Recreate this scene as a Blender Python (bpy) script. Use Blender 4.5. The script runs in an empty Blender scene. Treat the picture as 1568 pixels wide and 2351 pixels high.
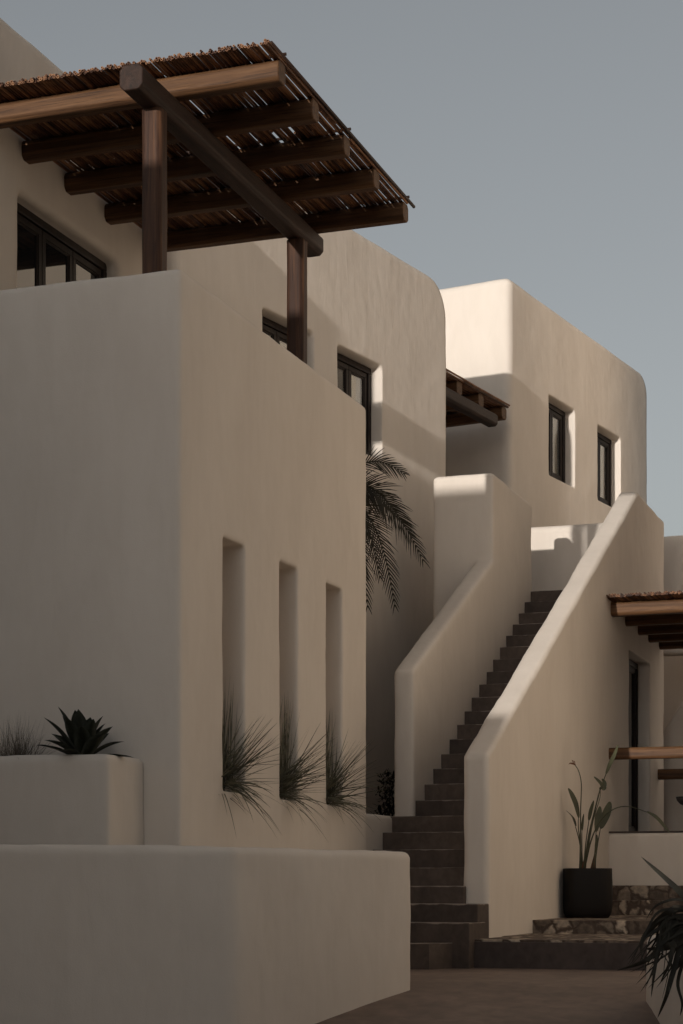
import bpy, bmesh, math, random
from mathutils import Vector, Matrix, noise
R = math.radians
C = bpy.context.scene.collection
# ------------------------------------------------------------------ camera
F_PX, CX, HY, H = 4300.0, 784.0, 2030.0, 0.716   # focal length, principal column, horizon row (1568 px wide frame), eye height
TH = R(19.42)
cam_d = bpy.data.cameras.new('camera'); cam = bpy.data.objects.new('camera', cam_d); C.objects.link(cam)
cam.location = (0, 0, H); cam.rotation_euler = (R(90), 0, TH)
cam_d.sensor_width = 36; cam_d.lens = F_PX/2351*36; cam_d.shift_y = (HY-1175.5)/2351
cam_d.clip_end = 5000; cam_d.clip_start = .05
bpy.context.scene.camera = cam
# ------------------------------------------------------------------ light
SUN_EL, SUN_OFF = 4.8, 3.6          # elevation; light travels this many degrees to the right of +Y
ld = Vector((math.sin(R(SUN_OFF)), math.cos(R(SUN_OFF)), 0))
world = bpy.data.worlds.new('World'); bpy.context.scene.world = world; world.use_nodes = True
nt = world.node_tree; bg = nt.nodes['Background']
sky = nt.nodes.new('ShaderNodeTexSky'); sky.sky_type = 'NISHITA'; sky.sun_disc = False
sky.sun_elevation = R(SUN_EL); sky.sun_rotation = R(180+SUN_OFF); sky.altitude = 50
sky.air_density = 1.0; sky.dust_density = 1.5; sky.ozone_density = 1.5
hs = nt.nodes.new('ShaderNodeHueSaturation'); hs.inputs['Saturation'].default_value = .24
nt.links.new(sky.outputs[0], hs.inputs['Color']); nt.links.new(hs.outputs[0], bg.inputs[0])
bg.inputs[1].default_value = .138
sl = bpy.data.lights.new('sun', 'SUN'); so = bpy.data.objects.new('sun', sl); C.objects.link(so)
sl.energy = 3.0; sl.angle = R(.55); sl.color = (1, .935, .86)
trav = Vector((ld.x*math.cos(R(SUN_EL)), ld.y*math.cos(R(SUN_EL)), -math.sin(R(SUN_EL))))
so.rotation_euler = trav.to_track_quat('-Z', 'Y').to_euler()
vs = bpy.context.scene.view_settings
vs.view_transform = 'Standard'; vs.look = 'None'; vs.gamma = 1; vs.use_curve_mapping = False; vs.exposure = 0.06

# ------------------------------------------------------------------ helpers
def P(px, d, py=None):                    # a point measured on the photo at a given distance
    u = (px-CX)/F_PX*d
    x = u*math.cos(TH)-d*math.sin(TH); y = u*math.sin(TH)+d*math.cos(TH)
    return Vector((x, y, 0 if py is None else H-(py-HY)*d/F_PX))
KX = math.cos(TH)/F_PX
def YX(px, X):                            # Y where column px meets the plane x = X
    d = -X/KX/(2300-px)
    return P(px, d).y
def tag(o, label=None, cat=None, group=None, kind=None):
    if label: o['label'] = label
    if cat: o['category'] = cat
    if group: o['group'] = group
    if kind: o['kind'] = kind
    return o
def link(name, me, mat=None, parent=None, loc=(0, 0, 0), rz=0):
    o = bpy.data.objects.new(name, me); C.objects.link(o)
    if mat:
        me.materials.clear(); me.materials.append(mat)
    o.location = loc; o.rotation_euler = (0, 0, rz)
    if parent: o.parent = parent
    return o
def empty(name, loc=(0, 0, 0), rz=0):
    o = bpy.data.objects.new(name, None); C.objects.link(o); o.location = loc; o.rotation_euler = (0, 0, rz)
    o.empty_display_size = .2
    return o
def local(parent, v):                     # world vector -> coordinates of an empty rotated about z
    m = Matrix.Translation(parent.location) @ Matrix.Rotation(parent.rotation_euler[2], 4, 'Z')
    return m.inverted() @ Vector(v)
def bm_new(): return bmesh.new()
def box(bm, x0, x1, y0, y1, z0, z1):
    vs_ = [bm.verts.new((x, y, z)) for x in (x0, x1) for y in (y0, y1) for z in (z0, z1)]
    for f in ((0, 1, 3, 2), (4, 6, 7, 5), (0, 4, 5, 1), (2, 3, 7, 6), (0, 2, 6, 4), (1, 5, 7, 3)):
        bm.faces.new([vs_[i] for i in f])
def prism_yz(bm, pts, x0, x1):
    a = [bm.verts.new((x0, y, z)) for y, z in pts]; b = [bm.verts.new((x1, y, z)) for y, z in pts]
    bm.faces.new(a); bm.faces.new(b[::-1]); n = len(pts)
    for i in range(n): bm.faces.new((a[i], b[i], b[(i+1) % n], a[(i+1) % n]))
def prism_xy(bm, pts, z0, z1):
    a = [bm.verts.new((x, y, z0)) for x, y in pts]; b = [bm.verts.new((x, y, z1)) for x, y in pts]
    bm.faces.new(a); bm.faces.new(b[::-1]); n = len(pts)
    for i in range(n): bm.faces.new((a[i], b[i], b[(i+1) % n], a[(i+1) % n]))
def arc(cy, cz, r, a0, a1, n=10):
    return [(cy+r*math.cos(R(a0+(a1-a0)*i/n)), cz+r*math.sin(R(a0+(a1-a0)*i/n))) for i in range(n+1)]
def tube(bm, pts, rad, n=8, cap=True, twist=0):
    rings = []
    for i, p in enumerate(pts):
        p = Vector(p)
        t = (Vector(pts[min(i+1, len(pts)-1)])-Vector(pts[max(i-1, 0)])).normalized()
        up = Vector((0, 0, 1)) if abs(t.z) < .9 else Vector((0, 1, 0))
        s = t.cross(up).normalized(); q = s.cross(t)
        r = rad[i] if isinstance(rad, (list, tuple)) else rad
        rings.append([bm.verts.new(p+(s*math.cos(2*math.pi*k/n+twist)+q*math.sin(2*math.pi*k/n+twist))*r) for k in range(n)])
    for a, b in zip(rings, rings[1:]):
        for k in range(n): bm.faces.new((a[k], a[(k+1) % n], b[(k+1) % n], b[k]))
    if cap:
        bm.faces.new(rings[0][::-1]); bm.faces.new(rings[-1])
def finish(bm, name, smooth=False):
    bmesh.ops.recalc_face_normals(bm, faces=bm.faces)
    me = bpy.data.meshes.new(name); bm.to_mesh(me); bm.free()
    if smooth:
        for p in me.polygons: p.use_smooth = True
    return me
def bevel(o, w=.01, seg=2):
    m = o.modifiers.new('bevel', 'BEVEL'); m.width = w; m.segments = seg; m.limit_method = 'ANGLE'; m.angle_limit = R(35)
    m.harden_normals = False
    return o
def evaluate(o):
    dg = bpy.context.evaluated_depsgraph_get(); dg.update()
    return bpy.data.meshes.new_from_object(o.evaluated_get(dg))
wob = bpy.data.textures.new('hand_plaster', 'CLOUDS'); wob.noise_scale = .55; wob.noise_depth = 2
wob2 = bpy.data.textures.new('trowel', 'CLOUDS'); wob2.noise_scale = .12; wob2.noise_depth = 1
def plaster(name, solids, cuts, mat, parent=None, loc=(0, 0, 0), rz=0, vox=.035, smooth=3, amp=.016, amp2=.004, rad=.045):
    """hand-plastered masonry: union of solids minus openings, softened edges, slightly uneven surface"""
    bm = bm_new()
    for s in solids:
        b1 = bm_new(); s(b1); bmesh.ops.recalc_face_normals(b1, faces=b1.faces)
        if rad:
            es = [e for e in b1.edges if len(e.link_faces) == 2 and e.calc_face_angle(0) > R(28)]
            bmesh.ops.bevel(b1, geom=es, offset=rad, segments=5, profile=.5, affect='EDGES', clamp_overlap=True)
        t_ = bpy.data.meshes.new('t'); b1.to_mesh(t_); b1.free(); bm.from_mesh(t_); bpy.data.meshes.remove(t_)
    me = finish(bm, name); o = link(name, me)
    if cuts:
        for i, c in enumerate(cuts):
            b2 = bm_new(); c(b2); co = link('cut', finish(b2, 'cut'))
            m = o.modifiers.new('b', 'BOOLEAN'); m.object = co; m.operation = 'DIFFERENCE'; m.solver = 'EXACT'
            new = evaluate(o); o.modifiers.clear(); o.data = new
            bpy.data.objects.remove(co)
    m = o.modifiers.new('r', 'REMESH'); m.mode = 'VOXEL'; m.voxel_size = vox; m.adaptivity = 0
    m = o.modifiers.new('s', 'SMOOTH'); m.factor = .5; m.iterations = smooth
    if amp:
        m = o.modifiers.new('d', 'DISPLACE'); m.texture = wob; m.strength = amp; m.mid_level = .5; m.texture_coords = 'LOCAL'
    if amp2:
        m = o.modifiers.new('d2', 'DISPLACE'); m.texture = wob2; m.strength = amp2; m.mid_level = .5; m.texture_coords = 'LOCAL'
    new = evaluate(o); o.modifiers.clear(); o.data = new; new.name = name
    for p in new.polygons: p.use_smooth = True
    new.materials.clear(); new.materials.append(mat)
    o.location = loc; o.rotation_euler = (0, 0, rz)
    if parent: o.parent = parent
    return o

# ------------------------------------------------------------------ materials
def mat(name, col, rough=.8, spec=.3):
    m = bpy.data.materials.new(name); m.use_nodes = True
    b = m.node_tree.nodes['Principled BSDF']
    b.inputs['Base Color'].default_value = (*col, 1); b.inputs['Roughness'].default_value = rough
    b.inputs['Specular IOR Level'].default_value = spec
    return m
def noise_node(m, scale, detail=4, stretch=None, dist=0, coord='Object'):
    nt = m.node_tree; tc = nt.nodes.new('ShaderNodeTexCoord'); mp = nt.nodes.new('ShaderNodeMapping')
    if stretch: mp.inputs['Scale'].default_value = stretch
    nz = nt.nodes.new('ShaderNodeTexNoise'); nz.inputs['Scale'].default_value = scale; nz.inputs['Detail'].default_value = detail
    nz.inputs['Distortion'].default_value = dist
    nt.links.new(tc.outputs[coord], mp.inputs[0]); nt.links.new(mp.outputs[0], nz.inputs['Vector'])
    return nz
def ramp(m, src, stops):
    r = m.node_tree.nodes.new('ShaderNodeValToRGB'); els = r.color_ramp.elements
    while len(els) < len(stops): els.new(.5)
    for e, (p, c) in zip(els, stops): e.position = p; e.color = (*c, 1)
    m.node_tree.links.new(src, r.inputs[0]); return r
def base(m, sock): m.node_tree.links.new(sock, m.node_tree.nodes['Principled BSDF'].inputs['Base Color'])
def bump(m, socks, dist=.01, strength=.5):
    nt = m.node_tree; prev = None
    for s, d, st in socks:
        b = nt.nodes.new('ShaderNodeBump'); b.inputs['Distance'].default_value = d; b.inputs['Strength'].default_value = st
        nt.links.new(s, b.inputs['Height'])
        if prev: nt.links.new(prev.outputs[0], b.inputs['Normal'])
        prev = b
    nt.links.new(prev.outputs[0], nt.nodes['Principled BSDF'].inputs['Normal'])
def plaster_mat(name, c1, c2):
    m = mat(name, c1, .9, .15)
    a = noise_node(m, 1.1, 5, (1, 1, .55), .6)
    streak = noise_node(m, 5.0, 6, (1.5, 1.5, .42), .8)
    fine = noise_node(m, 130, 3)
    r = ramp(m, a.outputs[0], [(.3, c2), (.7, c1)])
    mx = m.node_tree.nodes.new('ShaderNodeMixRGB'); mx.blend_type = 'MULTIPLY'; mx.inputs[0].default_value = .28
    r2 = ramp(m, streak.outputs[0], [(.32, (.90, .89, .87)), (.62, (1, 1, 1))])
    m.node_tree.links.new(r.outputs[0], mx.inputs[1]); m.node_tree.links.new(r2.outputs[0], mx.inputs[2])
    base(m, mx.outputs[0])
    bump(m, [(a.outputs[0], .02, .25), (streak.outputs[0], .010, .32), (fine.outputs[0], .0025, .5)])
    return m
WHITE = plaster_mat('lime_plaster', (.74, .672, .60), (.675, .608, .54))
def wood_mat(name, c1, c2, c3, axis='X'):
    m = mat(name, c1, .62, .3)
    st = {'X': (.35, 9, 9), 'Y': (9, .35, 9), 'Z': (9, 9, .35)}[axis]
    g = noise_node(m, 2.2, 6, st, 1.2); k = noise_node(m, 6, 4, {'X': (.2, 14, 14), 'Y': (14, .2, 14), 'Z': (14, 14, .2)}[axis], 3.2)
    r = ramp(m, g.outputs[0], [(.25, c2), (.5, c1), (.75, c3)])
    r2 = ramp(m, k.outputs[0], [(.36, (.16, .13, .12)), (.43, (1, 1, 1))])
    mx = m.node_tree.nodes.new('ShaderNodeMixRGB'); mx.blend_type = 'MULTIPLY'; mx.inputs[0].default_value = .8
    m.node_tree.links.new(r.outputs[0], mx.inputs[1]); m.node_tree.links.new(r2.outputs[0], mx.inputs[2])
    base(m, mx.outputs[0]); bump(m, [(g.outputs[0], .006, .5), (k.outputs[0], .004, .5)])
    return m
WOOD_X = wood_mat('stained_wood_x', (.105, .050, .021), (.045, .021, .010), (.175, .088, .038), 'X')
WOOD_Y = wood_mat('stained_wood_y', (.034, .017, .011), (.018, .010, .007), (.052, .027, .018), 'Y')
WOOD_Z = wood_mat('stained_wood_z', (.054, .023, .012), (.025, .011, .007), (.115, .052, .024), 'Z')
def reed_mat(name):
    m = mat(name, (.2, .11, .06), .6, .3); nt = m.node_tree
    at = nt.nodes.new('ShaderNodeAttribute'); at.attribute_name = 'tone'
    k = noise_node(m, 14, 3, (1, .6, 1), .5)
    ad = nt.nodes.new('ShaderNodeMath'); ad.operation = 'ADD'; nt.links.new(at.outputs['Fac'], ad.inputs[0])
    mu = nt.nodes.new('ShaderNodeMath'); mu.operation = 'MULTIPLY'; mu.inputs[1].default_value = .8
    nt.links.new(k.outputs[0], mu.inputs[0]); nt.links.new(mu.outputs[0], ad.inputs[1])
    r = ramp(m, ad.outputs[0], [(.30, (.030, .013, .008)), (.62, (.12, .052, .026)), (.95, (.31, .155, .075))])
    base(m, r.outputs[0]); return m
REED = reed_mat('dried_reed')
REED_END = mat('reed_cut_end', (.55, .27, .14), .7)
FRAME = mat('window_wood', (.018, .012, .010), .5, .22)
fz = noise_node(FRAME, 30, 3, (1, 1, .15)); base(FRAME, ramp(FRAME, fz.outputs[0], [(.3, (.010, .0065, .0055)), (.7, (.024, .015, .012))]).outputs[0])
GLASS = mat('window_glass', (.012, .013, .015), .03, .9)
gz = noise_node(GLASS, 1.3, 1); bump(GLASS, [(gz.outputs[0], .003, .15)])
CURTAIN = mat('curtain', (.42, .33, .23), .9)
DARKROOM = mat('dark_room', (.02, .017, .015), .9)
GLASS_CLEAR = bpy.data.materials.new('clear_glass'); GLASS_CLEAR.use_nodes = True
_n = GLASS_CLEAR.node_tree; _n.nodes.remove(_n.nodes['Principled BSDF'])
_t = _n.nodes.new('ShaderNodeBsdfTransparent'); _t.inputs[0].default_value = (.85, .87, .86, 1); _g = _n.nodes.new('ShaderNodeBsdfGlossy'); _g.inputs['Roughness'].default_value = .02
_m = _n.nodes.new('ShaderNodeMixShader'); _m.inputs[0].default_value = .22
_n.links.new(_t.outputs[0], _m.inputs[1]); _n.links.new(_g.outputs[0], _m.inputs[2]); _n.links.new(_m.outputs[0], _n.nodes['Material Output'].inputs[0])
def concrete_mat(name, c1, c2, sc=2.0, rough=.75):
    m = mat(name, c1, rough, .3)
    a = noise_node(m, sc, 6, None, .4); b = noise_node(m, sc*7, 6, (1, 1, .8), .5)
    r = ramp(m, a.outputs[0], [(.32, c2), (.68, c1)]); r2 = ramp(m, b.outputs[0], [(.3, (.80, .79, .78)), (.7, (1.12, 1.10, 1.08))])
    mx = m.node_tree.nodes.new('ShaderNodeMixRGB'); mx.blend_type = 'MULTIPLY'; mx.inputs[0].default_value = 1
    m.node_tree.links.new(r.outputs[0], mx.inputs[1]); m.node_tree.links.new(r2.outputs[0], mx.inputs[2]); base(m, mx.outputs[0])
    bump(m, [(b.outputs[0], .004, .5), (a.outputs[0], .01, .3)]); return m
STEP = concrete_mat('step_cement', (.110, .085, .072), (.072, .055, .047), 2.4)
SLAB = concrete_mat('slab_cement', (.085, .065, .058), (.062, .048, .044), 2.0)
def worn_edge(m):                         # pale worn line along each nosing
    nt = m.node_tree; b = nt.nodes['Principled BSDF']; old = b.inputs['Base Color'].links[0].from_socket
    tc = nt.nodes.new('ShaderNodeTexCoord'); sp = nt.nodes.new('ShaderNodeSeparateXYZ'); nt.links.new(tc.outputs['Generated'], sp.inputs[0])
    nz = noise_node(m, 7, 4); a = nt.nodes.new('ShaderNodeMath'); a.operation = 'MULTIPLY_ADD'; a.inputs[1].default_value = .10; nt.links.new(nz.outputs[0], a.inputs[0]); nt.links.new(sp.outputs[2], a.inputs[2])
    r = ramp(m, a.outputs[0], [(.985, (0, 0, 0)), (1.0, (1, 1, 1))]); r.color_ramp.elements[0].position = .985
    sub = nt.nodes.new('ShaderNodeMath'); sub.operation = 'SUBTRACT'; sub.inputs[1].default_value = .045; nt.links.new(a.outputs[0], sub.inputs[0]); nt.links.new(sub.outputs[0], r.inputs[0])
    oi = nt.nodes.new('ShaderNodeObjectInfo'); var = ramp(m, oi.outputs['Random'], [(0, (.82, .82, .82)), (1, (1.2, 1.18, 1.15))])
    m1 = nt.nodes.new('ShaderNodeMixRGB'); m1.blend_type = 'MULTIPLY'; m1.inputs[0].default_value = 1; nt.links.new(old, m1.inputs[1]); nt.links.new(var.outputs[0], m1.inputs[2])
    m2 = nt.nodes.new('ShaderNodeMixRGB'); m2.inputs[2].default_value = (.26, .215, .185, 1); nt.links.new(r.outputs[0], m2.inputs[0]); nt.links.new(m1.outputs[0], m2.inputs[1])
    base(m, m2.outputs[0])
worn_edge(STEP)
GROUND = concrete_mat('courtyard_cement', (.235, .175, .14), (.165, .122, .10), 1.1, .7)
def stone_mat():
    m = mat('rubble_stone', (.3, .25, .2), .85, .2); nt = m.node_tree
    tc = nt.nodes.new('ShaderNodeTexCoord'); mp = nt.nodes.new('ShaderNodeMapping'); mp.inputs['Scale'].default_value = (8.2, 5.5, 7.0)
    nz = nt.nodes.new('ShaderNodeTexNoise'); nz.inputs['Scale'].default_value = 7; nz.inputs['Detail'].default_value = 4
    mx = nt.nodes.new('ShaderNodeMixRGB'); mx.inputs[0].default_value = .14
    nt.links.new(tc.outputs['Object'], nz.inputs['Vector'])
    nt.links.new(tc.outputs['Object'], mx.inputs[1]); nt.links.new(nz.outputs['Color'], mx.inputs[2]); nt.links.new(mx.outputs[0], mp.inputs[0])
    v = nt.nodes.new('ShaderNodeTexVoronoi'); v.feature = 'DISTANCE_TO_EDGE'; v.inputs['Scale'].default_value = 1; nt.links.new(mp.outputs[0], v.inputs['Vector'])
    v2 = nt.nodes.new('ShaderNodeTexVoronoi'); v2.feature = 'F1'; v2.inputs['Scale'].default_value = 1; nt.links.new(mp.outputs[0], v2.inputs['Vector'])
    edge = ramp(m, v.outputs['Distance'], [(.04, (0, 0, 0)), (.16, (1, 1, 1))])
    sep = nt.nodes.new('ShaderNodeSeparateColor'); nt.links.new(v2.outputs['Color'], sep.inputs[0])
    tone = ramp(m, sep.outputs[0], [(0, (.12, .093, .074)), (.50, (.23, .185, .148)), (1, (.60, .51, .41))])
    fz = noise_node(m, 22, 5); tr = ramp(m, fz.outputs[0], [(.3, (.6, .6, .6)), (.7, (1.15, 1.1, 1.05))])
    m1 = nt.nodes.new('ShaderNodeMixRGB'); m1.blend_type = 'MULTIPLY'; m1.inputs[0].default_value = 1
    nt.links.new(tone.outputs[0], m1.inputs[1]); nt.links.new(tr.outputs[0], m1.inputs[2])
    m2 = nt.nodes.new('ShaderNodeMixRGB'); m2.inputs[1].default_value = (.085, .062, .05, 1)
    nt.links.new(edge.outputs[0], m2.inputs[0]); nt.links.new(m1.outputs[0], m2.inputs[2]); base(m, m2.outputs[0])
    bump(m, [(edge.outputs[0], .012, .7), (fz.outputs[0], .008, .6)]); return m
STONE = stone_mat()
def leaf_mat(name, c1, c2, rough=.5):
    m = mat(name, c1, rough, .3); a = noise_node(m, 9, 3)
    base(m, ramp(m, a.outputs[0], [(.3, c2), (.7, c1)]).outputs[0]); return m
AGAVE = leaf_mat('agave_leaf', (.050, .056, .038), (.03, .034, .023))
GRASSM = leaf_mat('grass_blade', (.175, .165, .115), (.07, .07, .048))
DRYG = leaf_mat('dry_grass', (.13, .105, .075), (.07, .055, .04))
PALML = leaf_mat('palm_leaflet', (.042, .036, .022), (.022, .019, .013), .4)
BOP = leaf_mat('broad_leaf', (.070, .072, .040), (.04, .042, .025))
DARKL = leaf_mat('strap_leaf', (.030, .027, .018), (.014, .012, .009), .6)
TRUNK = leaf_mat('palm_bark', (.09, .06, .04), (.04, .028, .02), .9)
SHEATH = leaf_mat('dry_sheath', (.22, .09, .05), (.10, .045, .028), .8)
POT = mat('black_pot', (.009, .007, .006), .6, .2)
pz = noise_node(POT, 40, 3); bump(POT, [(pz.outputs[0], .002, .4)])
SOIL = leaf_mat('soil', (.05, .035, .025), (.03, .02, .015), .95)

# ------------------------------------------------------------------ key planes (metres)
X_BODY, X_A, X_POST, X_PEND = -5.461, -7.290, -5.716, -4.847
X_B, X_B2, X_RA, X_RB = -5.369, -5.516, -4.501, -4.263
Y_FRONT = P(413, 24900/1887).y; Y_BFAR = P(842, 24900/1458).y
Z_BODY, Z_TERR = 5.06, 4.10

# ------------------------------------------------------------------ ground: one sheet with the ramp up to the stairs
def ground_z(d):
    if d > 13.6: return 0
    if d < 7.8: return -.88
    t = (13.6-d)/5.8
    return -.88*(t*t*(3-2*t)*.35+t*.65)
bm = bm_new()
ds = [-1500, -400, -100, -30, -10, 0, 4, 6.5]+[7.4+.25*i for i in range(28)]+[16, 20, 30, 60, 150, 500, 2000]
us = [-1500, -300, -60, -20, -10, -6, -3, -1, 0, 1, 2, 3, 6, 10, 20, 60, 300, 1500]
rows = []
for d in ds:
    rows.append([bm.verts.new((u*math.cos(TH)-d*math.sin(TH), u*math.sin(TH)+d*math.cos(TH), ground_z(d))) for u in us])
for a, b in zip(rows, rows[1:]):
    for i in range(len(us)-1): bm.faces.new((a[i], a[i+1], b[i+1], b[i]))
g = link('ground', finish(bm, 'ground', True), GROUND); tag(g, 'smooth brown cement ground sloping up to the stairs', kind='structure')

# ------------------------------------------------------------------ windows
def window(parent, x, y0, y1, z0, z1, n=2, t=.06, curtain=False):
    """frame in a wall facing +x (parent's local axes), outer face of the frame at x"""
    bm = bm_new(); fw = .07
    box(bm, x-t, x, y0, y1, z1-fw, z1); box(bm, x-t, x, y0, y1, z0, z0+fw)
    box(bm, x-t, x, y0, y0+fw, z0+fw, z1-fw); box(bm, x-t, x, y1-fw, y1, z0+fw, z1-fw)
    w = bevel(link('window', finish(bm, 'window'), FRAME, parent), .008)
    gx0, gx1 = y0+fw, y1-fw; sw = (gx1-gx0)/n
    for i in range(n):
        a, b = gx0+i*sw+.004, gx0+(i+1)*sw-.004; bm = bm_new(); s = .055; xx = x-.018; zt, zb = z1-fw-.004, z0+fw+.004
        box(bm, xx-.04, xx, a, b, zt-s, zt); box(bm, xx-.04, xx, a, b, zb, zb+s)
        box(bm, xx-.04, xx, a, a+s, zb+s, zt-s); box(bm, xx-.04, xx, b-s, b, zb+s, zt-s)
        # inner bead
        q = .018
        box(bm, xx-.034, xx-.008, a+s, a+s+q, zb+s, zt-s); box(bm, xx-.034, xx-.008, b-s-q, b-s, zb+s, zt-s)
        box(bm, xx-.034, xx-.008, a+s+q, b-s-q, zt-s-q, zt-s); box(bm, xx-.034, xx-.008, a+s+q, b-s-q, zb+s, zb+s+q)
        bevel(link('sash', finish(bm, 'sash'), FRAME, w), .005)
        bm = bm_new(); box(bm, xx-.028, xx-.02, a+s, b-s, zb+s, zt-s)
        link('pane', finish(bm, 'pane'), GLASS_CLEAR if curtain else GLASS, w)
        if curtain:                                   # a hanging curtain drawn over part of the pane
            bm = bm_new(); ya, yb = (a+s-.01, a+s+(b-a-2*s)*.62) if i == 0 else (a+s+(b-a-2*s)*.30, b-s+.01); k = 16; c0_, c1_ = [], []
            for j in range(k+1):
                yy = ya+(yb-ya)*j/k; xx_ = xx-.062+.010*math.sin(j*1.9)
                c0_.append(bm.verts.new((xx_, yy, zb+.01))); c1_.append(bm.verts.new((xx_, yy, zt-.01)))
            for j in range(k): bm.faces.new((c0_[j], c0_[j+1], c1_[j+1], c1_[j]))
            link('curtain', finish(bm, 'curtain', True), CURTAIN, w)
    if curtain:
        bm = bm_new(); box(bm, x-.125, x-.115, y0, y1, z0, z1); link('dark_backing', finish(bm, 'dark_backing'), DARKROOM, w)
    return w

# ------------------------------------------------------------------ terrace house (left): tall base with slits + upper storey
house = tag(empty('terrace_house', (0, 0, 0)), 'tall white plastered house at left with three narrow slits and a roof terrace', 'house')
slits = [(513, 562, 1231, 1816), (643, 684, 1287, 1834), (750, 786, 1337, 1847)]
SL = []
for a, b, yt, yb in slits:
    ya, yb_ = YX(a, X_BODY), YX(b, X_BODY); d = -X_BODY/KX/(2300-a)
    SL.append((ya, yb_, H-(yb-HY)*d/F_PX, H-(yt-HY)*d/F_PX))
XL = -10.5
sol = [lambda b: box(b, XL, X_BODY, Y_FRONT, Y_BFAR, -.6, Z_BODY)]
cut = [lambda b: box(b, XL-1, X_BODY-.165, Y_FRONT+.165, Y_BFAR-.165, Z_TERR, Z_BODY+1)]
for s in SL: cut.append(lambda b, s=s: box(b, X_BODY-.36, X_BODY+.1, s[0], s[1], s[2], s[3]))
plaster('lower_wall', sol, cut, WHITE, house, vox=.019, smooth=1, amp=.014, rad=.026)
Y_AFAR = YX(378, X_A); Y_ANEAR = 12.45
wy0, wy1 = YX(45, X_A), YX(272, X_A)
plaster('upper_wall', [lambda b: box(b, XL, X_A, Y_ANEAR, Y_AFAR, Z_TERR-.1, 7.439)],
        [lambda b: box(b, X_A-.17, X_A+.1, wy0, wy1, 4.2, 6.17)], WHITE, house, vox=.035, smooth=5)
window(house, X_A-.11, wy0+.0, wy1, 4.22, 6.155, 3)

# low garden wall in front
def poly_wall(name, pts, th, z0, z1):
    """plan polyline (front edge), thickness behind it"""
    fr = [Vector((p.x, p.y)) for p in pts]; bk = []
    for i, p in enumerate(fr):
        t = (fr[min(i+1, len(fr)-1)]-fr[max(i-1, 0)]).normalized(); bk.append(p+Vector((-t.y, t.x))*th)
    return lambda b: prism_xy(b, [tuple(p) for p in fr+bk[::-1]], z0, z1)
zt = .947
fw = [P(-2300, 8.0), P(-420, 10.2), P(0, .231*4300/93), P(540, 11.35), P(948, 13.31)]
o = plaster('garden_wall', [poly_wall('w', fw, .26, -1.0, zt)], [], WHITE, vox=.02, smooth=3, amp=.018, rad=.05)
tag(o, 'low white garden wall with rounded top bending across the foreground', 'wall')
# planter box against the house front
yp0, yp1 = P(248, 12.74).y, Y_FRONT+.02; xp = P(248, 12.74).x
o = plaster('planter_box', [lambda b: box(b, XL+.5, xp, yp0, yp1, -.5, 1.61)], [lambda b: box(b, XL+.62, xp-.13, yp0+.13, yp1-.08, 1.50, 2)], WHITE, vox=.022, smooth=4, amp=.012)
tag(o, 'white plastered planter box holding an agave against the front of the tall house', 'planter')
link('soil', (lambda b: (box(b, XL+.6, xp-.12, yp0+.12, yp1-.07, 1.4, 1.55), finish(b, 'soil'))[1])(bm_new()), SOIL, o)

# ------------------------------------------------------------------ main pergola
def log(name, p0, p1, r, m, parent, n=16, sq=1.0, ch=.38, hr=1.0):
    """hewn beam: square section with broad chamfers (ch = share of the half side), slightly irregular"""
    bm = bm_new(); p0, p1 = Vector(p0), Vector(p1); k = 12; rings = []
    t = (p1-p0).normalized(); up = Vector((0, 0, 1)) if abs(t.z) < .9 else Vector((0, 1, 0)); s = t.cross(up).normalized(); q = s.cross(t)
    sd = random.random()*50; a = 1-ch
    sec = [(1, a), (a, 1), (-a, 1), (-1, a), (-1, -a), (-a, -1), (a, -1), (1, -a)]; n = 8
    for i in range(k+1):
        c = p0.lerp(p1, i/k); ring = []
        for j, (sa, sb) in enumerate(sec):
            w = 1+.045*noise.noise(Vector((j*1.7+sd, sd, i*.45)))
            ring.append(bm.verts.new(c+(s*sa+q*sb*hr)*r*w))
        rings.append(ring)
    for a_, b_ in zip(rings, rings[1:]):
        for j in range(n): bm.faces.new((a_[j], a_[(j+1) % n], b_[(j+1) % n], b_[j]))
    bm.faces.new(rings[0]); bm.faces.new(rings[-1])
    me = finish(bm, name)
    o = link(name, me, m, parent); bevel(o, .012, 3); o.modifiers[0].angle_limit = R(25)
    return o
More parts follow.
